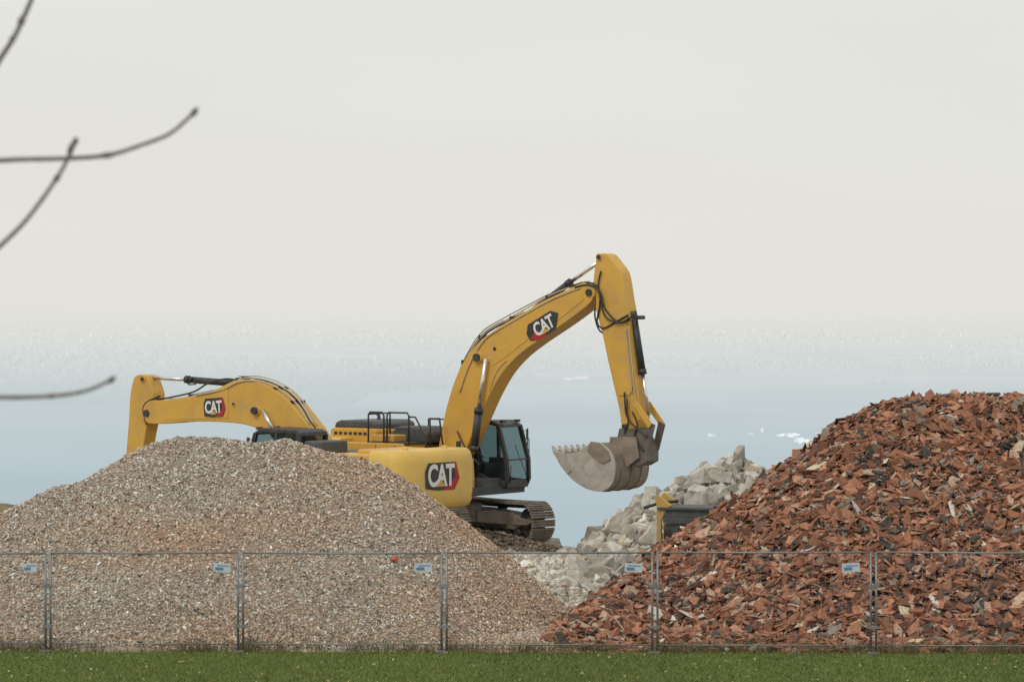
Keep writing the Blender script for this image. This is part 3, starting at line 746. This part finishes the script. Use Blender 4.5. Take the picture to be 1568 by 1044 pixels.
S2 = dict(near=1, tall=False,
    boom=[(233, 612), (262, 612), (300, 607), (335, 599), (358, 588), (378, 581), (402, 584), (428, 594), (452, 612), (472, 636), (490, 660), (503, 684), (503, 705), (480, 708), (455, 690), (430, 668), (405, 655), (380, 648), (340, 645), (300, 645), (262, 648), (240, 648), (228, 640), (226, 622)],
    boom_patch=[(262, 615), (300, 611), (338, 603), (362, 592), (362, 640), (300, 641), (262, 643)],
    stick=[(214, 578), (222, 573), (234, 575), (240, 590), (244, 606), (240, 622), (236, 640), (230, 670), (226, 700), (218, 760), (206, 830), (194, 830), (197, 760), (202, 690), (206, 640), (208, 605)],
    pins=[(228, 580, .05, .27), (237, 632, .09, .33), (405, 628, .09, .42), (370, 618, .04, .31), (362, 586, .05, .12)],
    bosses=[(228, 580, .09, .235), (405, 628, .13, .34), (237, 632, .16, .28), (370, 618, .07, .305)],
    cyl=[((434, 690), (420, 662), (403, 628), .10, .05, .40), ((434, 690), (420, 662), (403, 628), .10, .05, -.40),
         ((362, 587), (287, 581), (230, 578), .085, .05, 0), ((222, 640), (214, 720), (205, 800), .085, .045, 0)],
    hoses=[([(365, 582), (345, 580), (320, 586), (296, 600), (262, 608), (240, 612)], .2, .022), ([(370, 577), (400, 581), (430, 592), (456, 614), (478, 648), (490, 668)], .1, .022),
           ([(245, 606), (226, 616), (222, 632), (230, 648)], .25, .024), ([(250, 610), (230, 612), (219, 625), (224, 650)], .28, .02),
           ([(296, 577), (288, 588), (300, 588)], .1, .016)],
    lines=[([(300, 603), (340, 594), (368, 580), (400, 580), (432, 592), (458, 613), (480, 650)], .22, .018), ([(300, 605), (340, 597), (368, 584), (400, 584), (430, 597), (454, 618), (474, 650)], .31, .018),
           ([(240, 610), (270, 610), (300, 605)], .2, .014), ([(365, 576), (402, 577), (436, 590), (462, 612), (486, 652)], .0, .014)],
    clamps=[(300, 606), (372, 581), (430, 595), (456, 616)],
    decals=[(327, 624, .31, 4, .66, .48, 'cw', 'boom')])
E2 = machine(-4.30, 73.5, 0.0, 142, 5, S2)
decal(E2, (-3.402, .10, 2.0), (0, -1, 0), (0, 0, 1), 1.12, .66, 'cw', 'counterweight')

# ------------------------------------------------------------ crusher behind the brick pile
CE = empty('mobile_crusher', tuple(P(1042, 838, 65.2)), math.radians(-12))
prism_xz('hopper', [(-.36, .66), (-.40, .88), (1.9, .88), (1.80, .66)], -.5, .5, GRY, CE, .02)
box('hopper_rim', -.42, 1.95, -.56, .56, .84, .90, GRY, CE)
for i, yy in enumerate((-.52, .40)):
    prism_xz('frame_side_%d' % i, [(-.44, -.8), (-.44, .95), (-.48, 1.10), (-.42, 1.17), (-.10, .93), (-.22, .86), (-.33, .60), (-.33, .10), (-.1, -.1), (-.1, -.8)], yy, yy+.12, YELD, CE, .02)
box('frame_beam', -.3, 1.8, -.54, -.44, .56, .67, GRY, CE)
box('frame_leg_front', 1.5, 1.62, -.52, -.4, -.8, .60, YELD, CE)
tubes('crusher_drum', [([(-.26, -.45, .38), (1.6, -.45, .38)], .16)], BLK, CE, 20)
boxes_mesh('crusher_stripes', [((-.2+.22*i, -.545, .08), (.06, 0, 0), (0, .02, 0), (.04, 0, .12)) for i in range(6)], BLK, CE)
box('crusher_body', -.3, 2.2, -.4, .4, -.8, .5, BLK, CE); box('crusher_panel', -.29, 1.3, -.53, -.4, -.15, .2, YELD, CE)
tubes('crusher_arm_tube', [([(-.75, -.3, .86), (-.4, -.3, .98), (0, -.3, 1.02)], .035)], BLK, CE)
boxes_mesh('crusher_ground_skids', [((.9, sd*.45, -.82), (1.4, 0, 0), (0, .12, 0), (0, 0, .08)) for sd in (-1, 1)], BLK, CE)

# ------------------------------------------------------------ construction fence
def fy(x): return 52-.108*x
FP = []
for px in (-235, 73, 368, 680, 1003, 1338, 1680):
    k = (px-CX)/F; X = 52*k/(1+.108*k); FP.append((X, fy(X)))
FE = empty('construction_fence', (0, 0, 0))
fr = []; wires = []; feet = []; clamps = []
FHt = 1.69
for i in range(len(FP)-1):
    A = np.array(FP[i]); Bq = np.array(FP[i+1]); dv = (Bq-A)/np.linalg.norm(Bq-A)
    A = A+dv*.045; Bq = Bq-dv*.045; L_ = np.linalg.norm(Bq-A)
    def W3(t, z):
        p = A+dv*t; g = float(G(p[0], p[1])); return (p[0], p[1], g+z+.04)
    sag = rng.uniform(-.02, .02)
    fr += [([W3(0, -.04), W3(0, FHt)], .021), ([W3(L_, -.04), W3(L_, FHt+sag)], .021), ([W3(0, FHt), W3(L_*.5, FHt+sag*.5-.008), W3(L_, FHt+sag)], .017), ([W3(0, .1), W3(L_, .1)], .012)]
    nv = int(L_/.11)
    for k in range(1, nv): wires.append(([W3(L_*k/nv, .1), W3(L_*k/nv, FHt)], .0018))
    for z in np.arange(.3, FHt, .22): wires.append(([W3(0, z), W3(L_, z)], .0022))
    p = FP[i]; feet.append(((p[0], p[1], float(G(*p))-.01), (.28*dv[1], .28*-dv[0], 0), (.10*dv[0], .10*dv[1], 0), (0, 0, .05)))
    for z in (.45, 1.15): clamps.append(((p[0], p[1], float(G(*p))+z), (.085*dv[0], .085*dv[1], 0), (-.03*dv[1], .03*dv[0], 0), (0, 0, .025)))
tubes('frames', fr, GALV, FE, 8); tubes('wire_mesh', wires, GALV, FE, 3)
boxes_mesh('feet', feet, CONC, FE); boxes_mesh('clamps', clamps, GALV, FE)
sg = []; sp = []
for px, w_ in ((46, .12), (340, .15), (648, .15), (970, .15), (1303, .15)):
    k = (px-CX)/F; X = 52*k/(1+.108*k); Y = fy(X)-.03; z = H0-(869-HY)/F*Y
    tl = rng.uniform(-.08, .08)
    ux = np.array([w_, -.014, tl*.14]); uz = np.array([-tl*.075, 0, .078])
    sg.append(((X, Y, z), ux, (0, .004, 0), uz)); sp.append(((X-.05, Y-.008, z-.015), ux*.45, (0, .002, 0), uz*.28)); sp.append(((X+.02, Y-.008, z+.035), ux*.7, (0, .002, 0), uz*.1))
boxes_mesh('sign_plates', sg, TAG, FE); boxes_mesh('sign_print', sp, TAGB, FE)

# ------------------------------------------------------------ grass, weeds, leaves
def blades(name, N, xf, yf, h0, h1, w, C, m, lean=.5):
    x = xf(N); y = yf(x, N); h = rng.uniform(h0, h1, N); a = rng.uniform(0, 2*np.pi, N); g = G(x, y)
    b = np.stack([np.cos(a), np.sin(a), 0*a], 1)*w; l = rng.normal(size=(N, 3))*lean*h[:, None]; l[:, 2] = 0
    p = np.stack([x, y, g-.005], 1); V = np.stack([p-b, p+b, p+l+np.stack([0*h, 0*h, h], 1)], 1).reshape(-1, 3)
    return rawmesh(name, V, np.arange(3*N).reshape(-1, 3), np.repeat(C, 3, axis=0), m)
N = 120000
gc = pick([(.14, .195, .042), (.175, .225, .055), (.11, .155, .034), (.215, .235, .08), (.28, .245, .12)], [5, 4, 3, 2.2, .9], N)*(1+.1*rng.normal(size=(N, 1)))
gxs = rng.uniform(-10.5, 10.5, N)
gc = gc*(1+.22*fbm(gxs*.8, gxs*.1+3))[:, None]
blades('grass', N, lambda n: gxs, lambda x, n: 52.02-.108*x-rng.uniform(0, 1, n)*6.5, .03, .08, .007, gc, attr_mat('grass_blade', .8, .1, 5))
N = 10000
def wx(n):
    c = rng.uniform(-10.5, 10.5, 400); return np.clip(rng.choice(c, n)+rng.normal(size=n)*.09, -10.6, 10.6)
wc = pick([(.18, .135, .08), (.27, .21, .13), (.11, .095, .045), (.11, .14, .035)], [4, 3, 3, 4], N)
blades('roadside_weeds', N, wx, lambda x, n: 52.08-.108*x+rng.uniform(-.25, .3, n), .05, .30, .005, wc, attr_mat('weed', .9), .25)
N = 260
x = rng.uniform(-10, 10, N); y = 51.7-.108*x-rng.uniform(0, 4.5, N)
sz = rng.uniform(.03, .07, N); C = pick([(.50, .42, .20), (.35, .24, .10), (.45, .42, .30)], [3, 3, 2], N)
scatter('fallen_leaves', shard_temps(4, 44), np.stack([x, y, G(x, y)+.045], 1), frames(np.tile([0, -.3, 1.], (N, 1)), .5), np.stack([sz, sz, sz*.05], 1), C, attr_mat('leaf', .8))
w = P(603, 862, 55.5); w[2] = float(max(gp.H(w[0], w[1]), G(w[0], w[1])))+.03
boxes_mesh('plastic_litter', [(w, (.045, 0, .012), (0, .03, .02), (-.006, -.01, .02)), (w+np.array([.07, 0, .03]), (.03, 0, -.02), (0, .02, .01), (.004, 0, .012))], mat('red_plastic', (.5, .08, .035), .5))

# ------------------------------------------------------------ bare tree beside the viewpoint
TY = 8.0
def T(px, py, dy=0.): Y = TY+dy; return ((px-CX)/F*Y, Y, H0-(py-HY)/F*Y)
BARK = mat('bark', (.20, .18, .165), .9, 0, .3, 30, None, 0, .4, 80)
br = []
def tw(pts, r0, r1, n=26, rmid=None):
    sp_ = smooth_path(pts, n); k = len(sp_); t = np.linspace(0, 1, k)
    if rmid is None: rr = r0+(r1-r0)*t
    else: rr = np.where(t < .38, r0+(rmid-r0)*(t/.38)**.6, rmid+(r1-rmid)*(t-.38)/.62)
    br.append((sp_, list(rr)))
tx = -3.6
br.append((smooth_path([(tx+.1, 8.4, -.1), (tx, 8.4, 2.5), (tx+.06, 8.35, 5), (tx-.05, 8.3, 7.5), (tx+.1, 8.3, 10)], 20), list(np.linspace(.17, .05, 21))))
tw([(tx, 8.4, 5.2), (-2.7, 8.15, 5.95), T(-330, 300), T(-150, 262), T(0, 246), T(100, 243), T(165, 238), T(215, 223), T(262, 204), T(300, 170)], .03, .0048, 40, .0068)
tw([(tx, 8.4, 4.4), (-2.6, 8.2, 5.05), T(-200, 560), T(-80, 450), T(0, 377), T(42, 335), T(84, 278), T(104, 244), T(116, 216)], .03, .0048, 40, .0068)
tw([(tx, 8.4, 6.2), (-2.3, 8.2, 6.2), T(-150, 260), T(-50, 170), T(0, 92), T(22, 58), T(38, 25), T(52, -10), T(62, -60)], .03, .006, 40, .0078)
tw([(tx, 8.4, 4.2), (-2.4, 8.2, 5.1), T(-200, 605), T(-90, 602), T(0, 608), T(80, 606), T(132, 598), T(173, 580)], .026, .0045, 40, .0066)
tw([(tx, 8.35, 7.0), (-2.6, 8.1, 7.7), (-1.8, 8, 8.4)], .04, .008); tw([(tx, 8.35, 6.0), (-4.5, 8.6, 7), (-5.3, 8.8, 8.2)], .05, .01); tw([(tx, 8.4, 4.), (-4.6, 8.3, 5), (-5.4, 8, 5.6)], .05, .01); tw([(tx, 8.3, 8.), (-3.0, 8.5, 9.2), (-2.5, 8.6, 10.1)], .04, .008)
for (px, py, dx, dyp, rr) in [(165, 238, 12, -1, .0092), (298, 172, 5, -7, .0092), (110, 226, 5, -12, .0088), (116, 216, 1, -6, .0085), (88, 272, 5, -8, .0090), (34, 32, 4, -10, .0105), (20, 60, 3, -6, .009), (171, 581, 6, -5, .0082), (80, 606, 9, -1, .0075), (60, 244, 8, 0, .0072)]:
    br.append(([T(px-dx, py-dyp), T(px-dx*.3, py-dyp*.3), T(px+dx*.3, py+dyp*.3), T(px+dx, py+dyp)], [rr*.45, rr, rr*.9, rr*.3]))
tubes('bare_tree', br, BARK, None, 10)

# ------------------------------------------------------------ world, sun, camera
w = bpy.data.worlds.new('World'); scene.world = w; w.use_nodes = True
N_ = w.node_tree.nodes; L_ = w.node_tree.links; bg = N_['Background']
sky = N_.new('ShaderNodeTexSky'); sky.sky_type = 'NISHITA'; sky.sun_disc = False
sd = Vector((-.45, -.62, .85)).normalized()
sky.sun_elevation = math.asin(sd.z); sky.sun_rotation = math.atan2(sd.x, sd.y)
tc = N_.new('ShaderNodeTexCoord'); mp = N_.new('ShaderNodeMapping'); mp.inputs['Scale'].default_value = (1.5, 1.5, 9)
nz = N_.new('ShaderNodeTexNoise'); nz.inputs['Scale'].default_value = 2.2; nz.inputs['Detail'].default_value = 4
L_.new(tc.outputs['Generated'], mp.inputs[0]); L_.new(mp.outputs[0], nz.inputs['Vector'])
rp = N_.new('ShaderNodeValToRGB'); rp.color_ramp.elements[0].position = .3; rp.color_ramp.elements[1].position = .7
rp.color_ramp.elements[0].color = (.765, .755, .705, 1); rp.color_ramp.elements[1].color = (.80, .795, .75, 1)
L_.new(nz.outputs['Fac'], rp.inputs[0])
sc_ = N_.new('ShaderNodeVectorMath'); sc_.operation = 'SCALE'; sc_.inputs['Scale'].default_value = 10.
L_.new(rp.outputs[0], sc_.inputs[0])
mx = N_.new('ShaderNodeMixRGB'); mx.inputs[0].default_value = .96
L_.new(sky.outputs[0], mx.inputs[1]); L_.new(sc_.outputs[0], mx.inputs[2]); L_.new(mx.outputs[0], bg.inputs['Color'])
bg.inputs['Strength'].default_value = .1
sun = bpy.data.lights.new('sun', 'SUN'); sun.energy = 1.0; sun.angle = math.radians(22); sun.color = (1, .96, .9)
so = bpy.data.objects.new('sun', sun); so.rotation_euler = sd.to_track_quat('Z', 'Y').to_euler(); link(so)
cam = bpy.data.cameras.new('camera'); cam.lens = F/1568*36; cam.sensor_width = 36; cam.clip_end = 300000; cam.clip_start = .5
cam.dof.use_dof = True; cam.dof.focus_distance = 70; cam.dof.aperture_fstop = 5.6
co = bpy.data.objects.new('camera', cam); co.location = (0, 0, H0)
co.rotation_euler = (math.radians(90)-math.atan(42/F), 0, 0); link(co)
scene.camera = co
